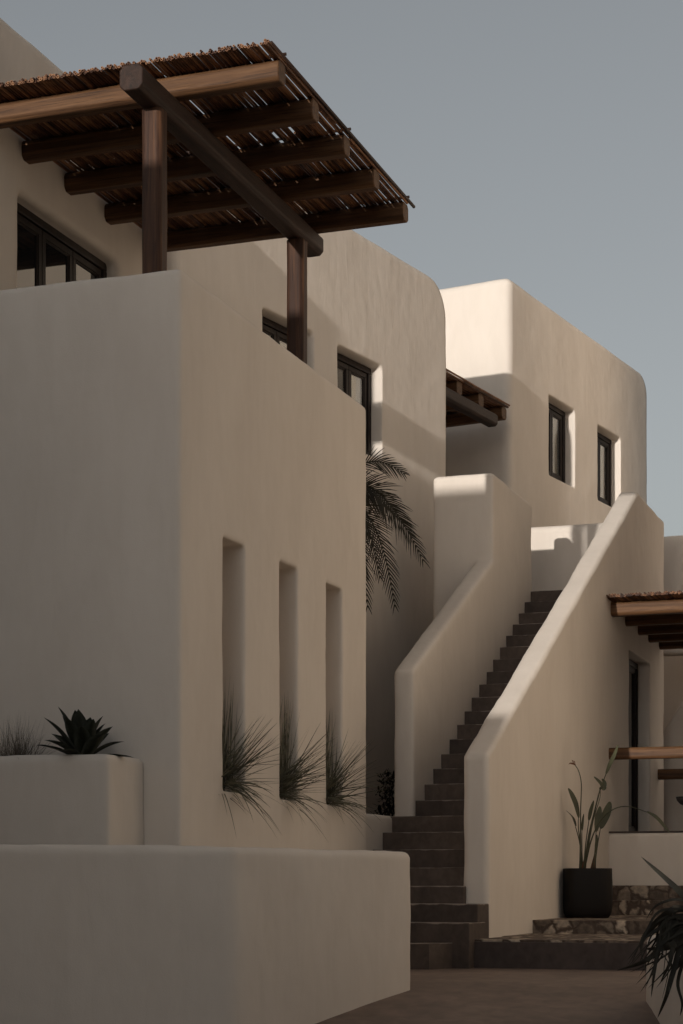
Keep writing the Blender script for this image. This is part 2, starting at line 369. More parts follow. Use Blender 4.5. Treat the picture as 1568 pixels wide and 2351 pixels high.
def reed_roof(name, parent, x0, x1, y0, y1, z, step=.0235, r=.0105, sag=0, jit=.04, seed=1, gap=.006):
    rnd = random.Random(seed); bm = bm_new(); lay = bm.loops.layers.float_color.new('tone')
    row = [(x0, 0)]                                     # main course, and a sparse second course lying in its grooves
    xs = []; x = x0
    while x < x1: xs.append((x, 0)); x += 2*r+abs(rnd.gauss(0, .0026))
    for (xx, _) in list(xs):
        if rnd.random() < .72: xs.append((xx+r, r*1.5))
    for x, lift in xs:
        rr = r*rnd.uniform(.78, 1.18)
        if rnd.random() > gap:
            a, b = y0+rnd.uniform(-jit, jit)*.3, y1+rnd.uniform(-jit, jit)
            dx = rnd.gauss(0, .0024); dz = rnd.uniform(-.003, .003)+lift
            pieces = [(a, b)] if rnd.random() < .5 else [(a, y0+(y1-y0)*rnd.uniform(.4, .6)), (y0+(y1-y0)*rnd.uniform(.35, .6), b)]
            for (ya, yb) in pieces:
                n0 = len(bm.verts); m = 7; pts = []; k = 9; tone = rnd.random()*.55
                bow = rnd.gauss(0, .0022); dd = rnd.gauss(0, .002)
                for i in range(k+1):
                    f = i/k; ff = (ya+(yb-ya)*f-y0)/(y1-y0)
                    pts.append((x+dd+dx*(ff-.5)*2+bow*math.sin(math.pi*ff), ya+(yb-ya)*f, z+dz+sag*math.sin(4*math.pi*ff)+rnd.uniform(-.001, .001)))
                rads = [rr*(1-.12*f/k)*(1.10 if f % 3 == 1 else 1) for f in range(k+1)]
                bm.faces.ensure_lookup_table(); f0 = len(bm.faces)
                tube(bm, pts, rads, m, cap=False)
                # hollow cut end: ring then dark inside
                end = Vector(pts[0]); ring = [bm.verts.new(end+Vector((math.cos(2*math.pi*j/8)*rr, -.0015, math.sin(2*math.pi*j/8)*rr))) for j in range(8)]
                inn = [bm.verts.new(end+Vector((math.cos(2*math.pi*j/8)*rr*.52, -.0015, math.sin(2*math.pi*j/8)*rr*.52))) for j in range(8)]
                deep = [bm.verts.new(end+Vector((math.cos(2*math.pi*j/8)*rr*.5, .05, math.sin(2*math.pi*j/8)*rr*.5))) for j in range(8)]
                bm.faces.ensure_lookup_table()
                for j in range(8):
                    fc = bm.faces.new((ring[j], ring[(j+1) % 8], inn[(j+1) % 8], inn[j])); fc.material_index = 1
                    fc = bm.faces.new((inn[j], inn[(j+1) % 8], deep[(j+1) % 8], deep[j]))
                bm.faces.new(deep)
                bm.faces.ensure_lookup_table()
                for fc in bm.faces[f0:]:
                    for lp in fc.loops: lp[lay] = (tone, tone, tone, 1)
    me = bpy.data.meshes.new(name); bm.to_mesh(me); bm.free()
    o = link(name, me, REED, parent); me.materials.append(REED_END)
    return o
random.seed(4)
perg = tag(empty('pergola', (X_POST, 13, Z_TERR)), 'large dark timber pergola with reed roof over the roof terrace of the tall house', 'pergola')
def L(v): return local(perg, v)
zb = 6.513
ybeam = []
for px in (648, 725, 797, 865, 932): ybeam.append(YX(px, X_PEND))
for i, y in enumerate(ybeam):
    log('beam', L((X_A-.06, y, zb)), L((X_PEND, y, zb)), .078, WOOD_X, perg, n=16, sq=2.6 if i == 0 else 2.3)
ycr0, ycr1 = YX(300, X_POST), YX(722, X_POST)
log('cross_beam', L((X_POST, ycr0, 6.335)), L((X_POST, ycr1, 6.335)), .090, WOOD_Y, perg, n=16, sq=3.4)
for px in (355, 682):
    y = YX(px, X_POST)
    log('post', L((X_POST, y, Z_TERR-.02)), L((X_POST, y, 6.25)), .078, WOOD_Z, perg, n=16, sq=4.2)
yr0, yr1 = YX(614, X_PEND), YX(938, X_PEND)
reed_roof('reed_mat', perg, X_A-.0-perg.location.x+.02, X_PEND-perg.location.x, yr0-perg.location.y, yr1-perg.location.y, zb+.078+.012-perg.location.z, seed=3)
for i, px in enumerate((648, 797, 932)):    # thin sticks laid across the reeds, tying them
    y = YX(px, X_PEND)+.0; bm = bm_new()
    tube(bm, [L((X_A, y, zb+.128)), L((X_A+1, y+.01, zb+.131)), L((X_PEND+.03, y, zb+.128))], .012, 8)
    me = finish(bm, 'tie_stick', True); link('tie_stick', me, WOOD_Y, perg)
bm = bm_new(); tube(bm, [L((X_PEND+.008, yr0+.05, zb+.112)), L((X_PEND+.018, (yr0+yr1)/2, zb+.10)), L((X_PEND+.012, yr1+.12, zb+.11))], .014, 8)
link('edge_stick', finish(bm, 'edge_stick', True), WOOD_Y, perg)

# ------------------------------------------------------------------ middle house
CM = 51500.0; AM = math.atan(2496/4300)-TH
Mo = P(1022, CM/(3280-1022)); TM = math.atan(2496/4300)
def YM(px): return (CM/(3280-px)-CM/(3280-1022))/math.cos(TM)      # local y along the middle house's face
mid = tag(empty('white_house', (Mo.x, Mo.y, 0), -AM), 'white house with two windows and a big rounded upper corner behind the palm', 'house')
LM, zM, rM = -5.68, 8.04, .46
EM = .09
prof = [(LM, 0), (EM, 0)]+[(y, z) for y, z in arc(EM-rM, zM-rM, rM, 0, 90)]+[(LM, zM)]
mw = [(YM(605), YM(720)), (YM(777), YM(877))]
plaster('wall', [lambda b: prism_yz(b, prof, -5.0, 0)], [lambda b, w=w: box(b, -.29, .1, w[0], w[1], 5.58, 6.64) for w in mw], WHITE, mid, vox=.026, smooth=2, amp=.012, amp2=.0025, rad=.09)
for w in mw: window(mid, -.135, w[0]+.005, w[1]-.005, 5.59, 6.63, 2, curtain=True)

# ------------------------------------------------------------------ far house
CF = 1930*25.73; TF = math.atan(2316/4300)
Fo = P(1170, 25.73)
def YF(px): return (CF/(3100-px)-25.73)/math.cos(TF)
far = tag(empty('white_house', (Fo.x, Fo.y, 0), -(TF-TH)), 'sunlit white cube house with two narrow windows standing farthest back at right', 'house')
LF, zF, rF = YF(1484)+.11, 9.08, .38
prof2 = [(0, 0), (LF, 0)]+[(y, z) for y, z in arc(LF-rF, zF-rF, rF, 0, 90)]+[(0, zF)]
fwn = [(YF(1260), YF(1320)), (YF(1372), YF(1425))]
plaster('wall', [lambda b: prism_yz(b, prof2, -6, 0)], [lambda b, w=w: box(b, -.31, .1, w[0], w[1], 6.63, 7.77) for w in fwn], WHITE, far, vox=.028, smooth=2, amp=.012, amp2=.0025, rad=.11)
for w in fwn: window(far, -.15, w[0]+.005, w[1]-.005, 6.64, 7.76, 2, curtain=True)
# small pergola between the two houses
p2 = tag(empty('pergola', (Fo.x, Fo.y, 4.6), -(TF-TH)), 'small dark log pergola with reed roof in the gap between the two rear houses', 'pergola')
def YP2(px): return YF(px)
xe = -.12-.0
def l2(px, d): v = local(p2, P(px, d)); return v
PC2 = 49664*.9877
z2 = 7.09-4.6
ye = [l2(1055, PC2/2045), l2(1105, PC2/1995), l2(1158, PC2/1942)]
for v in ye: log('beam', (v.x-3.2, v.y, z2-.02), (v.x, v.y, z2-.02), .085, WOOD_X, p2, sq=2.2)
c1 = l2(1130, 24.95)
log('cross_beam', (c1.x, c1.y-3.2, z2-.2), (c1.x, c1.y, z2-.2), .085, WOOD_Y, p2, sq=2.2)
reed_roof('reed_mat', p2, ye[0].x-3, ye[0].x+.04, ye[0].y-1.2, ye[2].y+.1, z2+.075, step=.026, r=.012, seed=8)
bm = bm_new(); box(bm, c1.x-.06-.0, c1.x+.06, c1.y-2.9, c1.y-2.78, -.4, z2-.28)
bevel(link('post', finish(bm, 'post'), WOOD_Z, p2), .015)

# ------------------------------------------------------------------ staircase
Y10 = P(974.8, 18.47).y; TR = .2934
zs = {1: .2155, 2: .384, 3: .543, 4: .700, 5: .866, 6: 1.038, 7: 1.205, 8: 1.366}
def sz(k): return zs[k] if k < 9 else H+(k-4.21)*.17
def sy(k): return Y10+(k-10)*TR
stair = tag(empty('staircase', (X_B, sy(1), 0)), 'long straight flight of dark cement steps climbing between two white parapet walls', 'staircase')
rnd = random.Random(5)
def step_mesh(pts, z0, z1):
    bm = bm_new(); prism_xy(bm, pts, z0, z1)
    return bm
for k in range(1, 26):
    y0 = sy(k); y1 = y0+.50; xl = X_B2-.03 if k < 9 else X_B-.03; z1 = sz(k); z0 = z1-.42
    if k == 25: y1 = y0+.9
    if k >= 4: pts = [(xl, y0), (X_RA+.03, y0), (X_RA+.03, y1), (xl, y1)]
    elif k == 3:
        c = P(1097, 16.17); e = P(1120, 16.50); pts = [(xl, y0), (c.x, y0), (e.x, e.y), (e.x, y1), (xl, y1)]
    elif k == 2:
        c = P(1078, 15.89); e = P(1098, 16.2); pts = [(xl-.0, y0), (c.x, y0), (e.x+.02, e.y), (e.x+.02, y1), (xl, y1)]
    else:
        c = P(985, 15.70); e = P(1078, 16.12); pts = [(xl-.0, y0), (c.x, y0), (e.x, e.y), (e.x, y1), (xl, y1)]
    if k < 4: z0 = -.1
    # finer outline so the nosing can wander a little
    ofs = rnd.uniform(-.004, .004); zz = rnd.uniform(-.003, .003)
    bm = bm_new(); n = 14; rings = []
    dense = []
    for i in range(len(pts)):
        a, b = Vector(pts[i]), Vector(pts[(i+1) % len(pts)]); m = max(1, int((b-a).length/.09))
        for j in range(m): dense.append(a.lerp(b, j/m))
    def wv(v, z): return Vector((v.x-X_B, v.y-sy(1)+.005*noise.noise(Vector((v.x*5, v.y*5, k*3.1))), z+.004*noise.noise(Vector((v.x*4, k*7.7, 0)))))
    top = [bm.verts.new(wv(v, z1+zz)) for v in dense]; bot = [bm.verts.new(wv(v, z0)) for v in dense]
    bm.faces.new(top); bm.faces.new(bot[::-1])
    for i in range(len(dense)): bm.faces.new((top[i], bot[i], bot[(i+1) % len(dense)], top[(i+1) % len(dense)]))
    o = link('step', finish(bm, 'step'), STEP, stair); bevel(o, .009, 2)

# left parapet + tall landing block
Y_BLK = YX(1133, X_B); Y_BLK2 = YX(1222, X_B); xbl = P(995, 21.25).x
yL0 = YX(950, X_B)
lp = [(yL0, 1.25), (yL0, 2.79), (Y_BLK+.1, 4.35+.05), (Y_BLK+.1, 1.25)]
sol = [lambda b: prism_yz(b, lp, X_B-.21, X_B),
       lambda b: box(b, xbl, X_B-.005, Y_BLK, Y_BLK2, 0, sz(25)-.03),
       lambda b: box(b, xbl, X_B, Y_BLK, Y_BLK+.2, 0, 5.33),
       lambda b: box(b, X_B-.2, X_B, Y_BLK, Y_BLK2, 1.0, 5.33)]
o = plaster('stair_wall', sol, [], WHITE, vox=.026, smooth=3, amp=.018, rad=.032)
tag(o, 'white parapet wall left of the stairs, rising into a square block at the landing', 'wall')
# right parapet, which is also the wall of the lower room with its door
yR0 = P(1122, 16.5).y; yR1 = YX(1465, X_RB); yR2 = YX(1525, X_RB)
dy0, dy1 = YX(1444, X_RB), YX(1492, X_RB)
rp = [(yR0, -.2), (yR0, 1.86), (yR1, 5.60), (yR2, 5.58), (yR2, -.2)]
rt = tag(empty('stair_wall', (X_RB, yR0, 0)), 'white parapet wall right of the stairs with sunlit sloping top and a tall dark door', 'wall')
rp2 = [(y-yR0, z) for y, z in rp]
plaster('wall', [lambda b: prism_yz(b, rp2, X_RA-X_RB, 0)], [lambda b: box(b, -.6, .1, dy0-yR0, dy1-yR0, 1.30, 3.56),
        lambda b: box(b, -1, X_RA-X_RB+.035, sy(3)-yR0-.5, sy(4)-yR0+.0, -.3, .0)], WHITE, rt, vox=.026, smooth=3, amp=.022, rad=.036)
w = window(rt, -.15, dy0-yR0, dy1-yR0, 1.31, 3.55, 1); w.name = 'door'
bm = bm_new(); box(bm, -.5, -.24, dy0-yR0-.1, dy1-yR0+.1, 1.2, 3.7); link('door_backing', finish(bm, 'door_backing'), FRAME, rt)

# mass of the upper terrace under landing and houses
bm = bm_new(); box(bm, X_B-.02, X_RA-.02, sy(25)+.3, yR2-.05, 0, sz(25)-.02); box(bm, xbl+.1, X_B-.03, 21.6, yR2-.06, 0, sz(25)-.05)
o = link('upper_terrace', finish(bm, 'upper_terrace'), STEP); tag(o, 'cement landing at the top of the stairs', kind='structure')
ybp = P(1250, 24.3).y
o = plaster('terrace_parapet', [lambda b: box(b, P(1130, 24.4).x, X_RB-.02, ybp, ybp+.22, 3.9, 5.37)], [], WHITE, vox=.03, smooth=3, amp=.02, rad=.07)
tag(o, 'white parapet wall closing the landing at the top of the stairs', 'wall')
yq = P(1545, 26.0).y
o = plaster('rear_parapet', [lambda b: box(b, X_RA, -1.5, yq, yq+.22, 3.9, 5.56)], [], WHITE, vox=.03, smooth=3, amp=.015, rad=.05)
tag(o, 'shaded white parapet just behind the top end of the right stair wall', 'wall')
# low retaining wall beside the bottom steps, bed behind it
o = plaster('retaining_wall', [lambda b: box(b, X_B2-.18, X_B2, Y_BFAR-.3, YX(950, X_B)+.1, -.2, 1.375)], [], WHITE, vox=.02, smooth=3, amp=.01)
tag(o, 'low white retaining wall between the tall house and the foot of the left parapet', 'wall')
bm = bm_new(); box(bm, -10, X_B2-.15, Y_BFAR-.1, 22.2, 0, 1.30)
o = link('soil_bed', finish(bm, 'soil_bed'), SOIL); tag(o, 'dark soil of the raised bed behind the tall house', kind='structure')

# ------------------------------------------------------------------ right terrace: slab, stone steps, low wall, door terrace
ys0 = P(1077, 16.03).y
def rough_slab(name, x0, x1, y0, y1, z0, z1, m, parent, seed, amp=.012):
    bm = bm_new(); dense = []
    c = [(x0, y0), (x1, y0), (x1, y1), (x0, y1)]
    for i in range(4):
        a, b = Vector(c[i]), Vector(c[(i+1) % 4]); k = max(1, int((b-a).length/.07))
        for j in range(k): dense.append(a.lerp(b, j/k))
    loops = []
    for z in (z1, z1-.03, (z0+z1)/2, z0):
        loops.append([bm.verts.new((v.x+amp*noise.noise(Vector((v.x*9, v.y*9, z*9+seed))), v.y+amp*noise.noise(Vector((v.x*8, v.y*8, z*8+seed+9))),
                                    z+(amp*.7*noise.noise(Vector((v.x*7, v.y*7, seed))) if z == z1 else 0))) for v in dense])
    bm.faces.new(loops[0]); n = len(dense)
    for a, b in zip(loops, loops[1:]):
        for i in range(n): bm.faces.new((a[i], b[i], b[(i+1) % n], a[(i+1) % n]))
    me = finish(bm, name); o = link(name, me, m, parent); return bevel(o, .006, 2)
st = tag(empty('stone_steps', (X_RB, ys0, 0)), 'rough stone steps with pale rubble faces leading right of the stair wall', 'steps')
q = lambda y: y-ys0
XR = 4.0
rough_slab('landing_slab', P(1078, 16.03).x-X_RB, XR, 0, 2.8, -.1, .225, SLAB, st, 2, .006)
rough_slab('paving', P(1078, 16.03).x-X_RB+.012, XR, .012, 2.8, .20, .243, STONE, st, 5, .012)
ya1 = P(1250, 18.0).y
rough_slab('step', P(1180, 17.9).x-X_RB, XR, q(ya1), q(ya1)+4.2, .18, .37, STONE, st, 7, .016)
ya2 = P(1405, 20.8).y; ya3 = P(1405, 21.15).y
rough_slab('step', .0, XR, q(ya2), q(ya2)+2, .3, .535, STONE, st, 11, .014)
rough_slab('step', .0, XR, q(ya3), q(ya3)+2, .4, .70, STONE, st, 17, .014)
yw = P(1395, 21.5).y
o = plaster('low_terrace_wall', [lambda b: box(b, X_RB-.02, 1.5, yw, yw+.25, .5, 1.31)], [], WHITE, vox=.022, smooth=3, amp=.012)
tag(o, 'low white wall above the stone steps, carrying the small door terrace', 'wall')
bm = bm_new(); box(bm, X_RB, 1.5, yw+.01, yw+9, 1.300, 1.322)
o = link('door_terrace', finish(bm, 'door_terrace'), SLAB); tag(o, 'dark cement floor of the door terrace', kind='structure')
# pergola over the door terrace
p3 = tag(empty('pergola', (X_RB, yw, 1.32)), 'dark timber pergola with reed roof over the tall door at right edge', 'pergola')
ys = [YX(px, X_RB) for px in (1405, 1437, 1466, 1491, 1515)]
for i, y in enumerate(ys):
    log('beam', (-.04, y-yw, 3.90-1.32), (4.2, y-yw, 3.90-1.32), .082, WOOD_X, p3, sq=3.2)
reed_roof('reed_mat', p3, .0, 4.2, ys[0]-yw-.36, ys[-1]-yw+.3, 3.90-1.32+.098, r=.0115, seed=12, jit=.07)
log('post', (3.2, ys[0]-yw+.02, 0), (3.2, ys[0]-yw+.02, 2.49), .08, WOOD_Z, p3, sq=4)
for (px, py, lb) in ((1400, 1731, 'stained timber rail beam with sunlit face crossing in front of the tall door'), (1512, 1778, 'dark timber rail beam at the far end of the door terrace')):
    y = YX(px, X_RB)+.0; d = -X_RB/KX/(2300-px); z = H-(py-HY)*d/F_PX
    o = log('rail', (0, 0, 0), (4.2, 0, 0), .068, WOOD_X, None, sq=3.4); o.location = (X_RB-.03, y, z); tag(o, lb, 'rail')
# side table on the terrace, only its edge in view
tb = P(1580, 22.6); t = tag(empty('side_table', (tb.x, tb.y, 1.325)), 'dark bowl-topped side table on the door terrace at right edge', 'table')
bm = bm_new(); pr = [(.0, .33), (.05, .335), (.10, .36), (.135, .40), (.15, .445), (.14, .445), (.12, .41), (.0, .37)]
rings = [[bm.verts.new((r_*math.cos(a*math.pi/12), r_*math.sin(a*math.pi/12), z)) for a in range(24)] if r_ > 0 else [bm.verts.new((0, 0, z))] for r_, z in pr]
for a, b in zip(rings, rings[1:]):
    for i in range(24):
        A, B, C_, D_ = a[i % len(a)], a[(i+1) % len(a)], b[(i+1) % len(b)], b[i % len(b)]
        vs_ = []
        for v in (A, B, C_, D_):
            if v not in vs_: vs_.append(v)
        bm.faces.new(vs_)
link('bowl', finish(bm, 'bowl', True), POT, t)
bm = bm_new(); tube(bm, [(0, 0, 0), (0, 0, .015), (0, 0, .02), (0, 0, .34)], [.11, .11, .02, .018], 16); link('stem', finish(bm, 'stem', True), POT, t)
# houses behind the door terrace
yb = P(1540, 27.5).y
o = plaster('rear_wall', [lambda b: box(b, -8, -2.6, yb, yb+.3, 1, 5.2)], [], WHITE, vox=.05, smooth=3)
tag(o, 'shaded white wall at the back of the door terrace', 'wall')
y5 = P(1540, 25.8).y; x5 = P(1516, 25.8).x
def zy(py, d): return H-(py-HY)*d/F_PX
bm = bm_new(); x6 = x5+2.4
pp = [(x5-.6, 1.0), (x6, 1.0), (x6, zy(1680, 25.8)+2.4*1.52), (x5, zy(1685, 25.8)), (x5-.6, zy(1685, 25.8)-.6*1.5)]
a = [bm.verts.new((x, y5, z)) for x, z in pp]; b = [bm.verts.new((x, y5+.25, z)) for x, z in pp]
bm.faces.new(a); bm.faces.new(b[::-1])
for i in range(5): bm.faces.new((a[i], b[i], b[(i+1) % 5], a[(i+1) % 5]))
o = bevel(link('sloping_wall', finish(bm, 'sloping_wall'), WHITE), .03, 3); tag(o, 'pale sloping stair wall seen past the door wall at right edge', 'wall')

# right foreground planter
c0 = P(1482, 12.9); c1_ = P(1640, 10.3)
dirn = (P(1510.6, 12.26)-c0).normalized()
pl = [c0, c0+dirn*3.2]
nrm = Vector((-dirn.y, dirn.x, 0)); nrm = nrm if nrm.x > 0 else -nrm
o = plaster('planter_box', [lambda b: prism_xy(b, [(c0.x, c0.y), (pl[1].x, pl[1].y), (pl[1]+nrm*1.6).xy[:], (c0+nrm*1.6).xy[:]], -1.2, .371)], [], WHITE, vox=.025, smooth=4, amp=.012)
tag(o, 'low white planter wall at the bottom right corner below the drooping strap leaves', 'planter')

# ------------------------------------------------------------------ plants
def ribbon(bm, pts, w, fold=.25, side=None, tip=True, prof=None):
    """leaf along pts: V-folded strip of two rows; w = max half width"""
    n = len(pts); L_, R_, M_ = [], [], []
    for i, p in enumerate(pts):
        t = (pts[min(i+1, n-1)]-pts[max(i-1, 0)]).normalized()
        s = side if side is not None else t.cross(Vector((0, 0, 1)))
        s = (s-t*s.dot(t))
        if s.length < 1e-4: s = Vector((1, 0, 0))
        s.normalize(); up = s.cross(t).normalized()
        f = i/(n-1); ww = w*(prof(f) if prof else min(1, .45+f*3)*(1-f**2.2))
        ww = max(ww, w*.02)
        M_.append(bm.verts.new(p)); L_.append(bm.verts.new(p-s*ww+up*ww*fold)); R_.append(bm.verts.new(p+s*ww+up*ww*fold))
    for i in range(n-1):
        bm.faces.new((L_[i], M_[i], M_[i+1], L_[i+1])); bm.faces.new((M_[i], R_[i], R_[i+1], M_[i+1]))
def bez(p0, p1, p2, n=8):
    return [(p0*(1-t)**2+p1*2*t*(1-t)+p2*t*t) for t in [i/n for i in range(n+1)]]
def plant_mesh(name, bm, m, parent=None, loc=(0, 0, 0), smooth=True):
    me = bpy.data.meshes.new(name); bm.to_mesh(me); bm.free()
    for p in me.polygons: p.use_smooth = smooth
    return link(name, me, m, parent, loc)
# agave
ap = P(190, 13.06); rnd = random.Random(11)
ag = tag(empty('agave', (ap.x, ap.y, 1.53)), 'dark green agave with broad pointed leaves in the planter box', 'agave')
bm_all = []
nl = 24
for i in range(nl):
    az = i*2.39996+rnd.uniform(-.15, .15); f = i/nl          # outer leaves low, inner upright
    el = R(8+72*f+rnd.uniform(-6, 6)); ln = .37*(1-.15*abs(f-.4))*rnd.uniform(.85, 1.12)
    h = Vector((math.cos(az), math.sin(az), 0)); d0 = h*math.cos(el)+Vector((0, 0, math.sin(el)))
    p0 = h*.02+Vector((0, 0, .03+.05*f)); p1 = p0+d0*ln*.55+Vector((0, 0, .03)); p2 = p0+d0*ln+Vector((0, 0, -.03*(1-f)))
    bm = bm_new(); s = d0.cross(Vector((0, 0, 1))).normalized()
    ribbon(bm, bez(p0, p1, p2, 9), .060, .30, s, prof=lambda t: (.55+.45*math.sin(min(1, t/.55)*math.pi/2))*(1-max(0, (t-.5)/.5)**1.7))
    bmesh.ops.solidify(bm, geom=bm.faces[:], thickness=.005)
    plant_mesh('leaf', bm, AGAVE, ag)
# dry grass left of it
def tuft(name, loc, n, hmin, hmax, spread, wid, m, label, group=None, seed=0, bias=Vector((0, 0, 0)), droop=.3, cat='grass', el=(25, 88), azr=(0, 2*math.pi), br=.05):
    rnd = random.Random(seed); bm = bm_new()
    for i in range(n):
        az = rnd.uniform(*azr); e = R(rnd.uniform(*el)); ln = rnd.uniform(hmin, hmax)
        d0 = (Vector((math.cos(az)*math.cos(e), math.sin(az)*math.cos(e), math.sin(e)))+bias).normalized()
        b0 = Vector((rnd.uniform(-br, br), rnd.uniform(-br, br), 0))
        dr = droop*ln*rnd.uniform(.3, 1.3)*math.cos(e)
        p1 = b0+d0*ln*.55; p2 = b0+d0*ln+Vector((0, 0, -dr))
        s = Vector((rnd.uniform(-1, 1), rnd.uniform(-1, 1), rnd.uniform(-.6, .6)))
        ribbon(bm, bez(b0, p1, p2, 7), wid*rnd.uniform(.6, 1.3), .3, s, prof=lambda t: (1-t)**.8*.9+.05)
    o = plant_mesh(name, bm, m, None, loc); tag(o, label, cat, group); return o
gp = P(36, 13.28)
tuft('grass_tuft', (gp.x, gp.y, 1.5), 520, .30, .48, 1, .0016, DRYG, 'feathery dry grass tuft at the left edge beside the agave', seed=2, el=(30, 86), droop=.35, br=.12)
# grasses spilling out of the slits
names = ['grey-green grass tuft spilling from the first, leftmost wall slit', 'grey-green grass tuft spilling from the middle wall slit', 'grey-green grass tuft spilling from the last wall slit, nearest the stairs']
for i, s in enumerate(SL):
    yc = s[0]+.20; rnd = random.Random(20+i); bm = bm_new(); zc = s[2]-.01
    for k in range(190):
        kind = rnd.random()
        b0 = Vector((rnd.uniform(-.20, -.04), rnd.uniform(-.16, .15), rnd.uniform(.0, .03)))
        if kind < .48:      # upright, in the slit
            e = R(rnd.uniform(66, 90)); az = rnd.uniform(-2.2, 1.6); ln = rnd.uniform(.38, .88); dr = .05
        elif kind < .80:    # fanning out towards the right
            e = R(rnd.uniform(5, 62)); az = rnd.uniform(-.7, 1.0); ln = rnd.uniform(.34, .66); dr = .09
        else:               # hanging
            e = R(rnd.uniform(-25, 20)); az = rnd.uniform(-.95, .95); ln = rnd.uniform(.25, .46); dr = .55
        if kind >= .48: b0.x = rnd.uniform(-.12, .0); b0.z += .07*rnd.random()
        if kind < .8: b0.z += rnd.uniform(0, .14)
        d0 = Vector((math.cos(az)*math.cos(e), math.sin(az)*math.cos(e), math.sin(e)))
        if d0.x < 0: b0.x = -.09
        if kind < .48: d0.x *= .45; d0.y *= .5
        p1 = b0+d0*ln*.55; p2 = b0+d0*ln+Vector((0, 0, -dr*ln*rnd.uniform(.3, 1)))
        ribbon(bm, bez(b0, p1, p2, 7), (.0066*rnd.uniform(.5, 1.15)), .35, Vector((rnd.uniform(-1, 1), rnd.uniform(-1, 1), rnd.uniform(-.5, .5))), prof=lambda t: (1-t)**.7*.95+.04)
    o = plant_mesh('grass_tuft', bm, GRASSM, None, (X_BODY, yc, zc)); tag(o, names[i], 'grass', 'grasses in the wall slits')
# palm behind the tall house
pc = P(775, 18.6); zc = zy(1150, 18.6)
palm = tag(empty('palm_tree', (pc.x, pc.y, 1.3)), 'small feathery palm growing behind the tall house', 'palm tree')
bm = bm_new(); tube(bm, [(0, 0, 0), (.03, 0, 1.2), (.0, 0, 2.3), (0, 0, zc-1.35)], [.12, .10, .09, .11], 14); link('trunk', finish(bm, 'trunk', True), TRUNK, palm)
def frond(az, el, ln, droop, seed, nleaf=40):
    rnd = random.Random(seed); bm = bm_new()
    h = Vector((math.cos(az), math.sin(az), 0)); d0 = h*math.cos(el)+Vector((0, 0, math.sin(el)))
    p0 = Vector((0, 0, zc-1.3)); p1 = p0+d0*ln*.55; p2 = p0+h*ln*math.cos(el)*.92+Vector((0, 0, ln*math.sin(el)-droop))
    pts = bez(p0, p1, p2, 40); tube(bm, pts, [.010*(1-.85*i/40)+.001 for i in range(41)], 6, cap=False)
    for i in range(nleaf):
        f = .14+.86*i/(nleaf-1); j = f*40; a = int(min(j, 39)); c = pts[a].lerp(pts[a+1], j-a)
        t = (pts[a+1]-pts[a]).normalized(); s = t.cross(Vector((0, 0, 1))).normalized(); up = s.cross(t)
        for sg in (-1, 1):
            l = .27*math.sin(math.pi*min(1, .22+f*.72))**.8*rnd.uniform(.85, 1.1)
            dd = (s*sg*(.95-.35*f)+t*(.50+.45*f)+up*.45+Vector((rnd.uniform(-.08, .08), 0, rnd.uniform(-.10, .08)))).normalized()
            q1 = c+dd*l*.55; q2 = c+dd*l+Vector((0, 0, -.20*l*rnd.uniform(.5, 1.4)))
            ribbon(bm, bez(c, q1, q2, 5), .0048, .4, t.cross(dd), prof=lambda u: (1-u)**.6*.9+.08)
    return plant_mesh('frond', bm, PALML, palm)
def frond_px(c1, c2, seed, dep=0, n=42, lf=.30):
    """frond whose arc runs through measured points of the photo, given its own depth"""
    rnd = random.Random(seed); bm = bm_new(); o_ = Vector((pc.x, pc.y, 1.3)); D_ = 18.6
    w = lambda p, dd: Vector((P(p[0], D_+dd).x, P(p[0], D_+dd).y, zy(p[1], D_+dd)))-o_
    p0 = Vector((0, 0, zc-1.3)); pts = bez(p0, w(c1, dep*.5), w(c2, dep), 40)
    tube(bm, pts, [.010*(1-.85*i/40)+.001 for i in range(41)], 6, cap=False)
    vd = Vector((-math.sin(TH), math.cos(TH), 0))
    for i in range(n):
        f = .12+.88*i/(n-1); j = f*40; a = int(min(j, 39)); c = pts[a].lerp(pts[a+1], j-a); t = (pts[a+1]-pts[a]).normalized()
        s1 = t.cross(vd).normalized()
        for sg in (-1, 1):
            side = (s1*sg*.80+vd*rnd.uniform(-.55, .25)).normalized()
            l = lf*math.sin(math.pi*min(1, .25+f*.68))**.7*rnd.uniform(.8, 1.12)
            dd = (side*(.85-.35*f)+t*(.55+.5*f)).normalized()
            q1 = c+dd*l*.55; q2 = c+dd*l+Vector((0, 0, -.22*l*rnd.uniform(.4, 1.5)))
            ribbon(bm, bez(c, q1, q2, 5), .0072, .35, t.cross(dd)*.5+dd.cross(vd), prof=lambda u: (1-u)**.55*.92+.05)
    return plant_mesh('frond', bm, PALML, palm)
for c1, c2, sd, dep, n, lf in (((820, 1010), (934, 1094), 1, .1, 34, .24), ((850, 1035), (978, 1292), 2, -.1, 50, .30), ((838, 1075), (950, 1235), 3, .35, 44, .28),
                           ((868, 1130), (914, 1396), 4, -.2, 46, .25), ((820, 1150), (852, 1398), 5, .1, 40, .25), ((836, 1120), (880, 1330), 6, .3, 40, .24), ((790, 1120), (846, 1330), 13, -.3, 34, .24),
                           ((740, 1060), (640, 1180), 7, .3, 30, .28), ((720, 1100), (600, 1300), 8, -.2, 30, .28), ((760, 1040), (700, 1200), 9, -.7, 30, .28), ((780, 1040), (790, 1190), 10, .9, 30, .28)):
    frond_px(c1, (c2[0]-8, c2[1]-8), sd, dep, int(n*.78), lf)
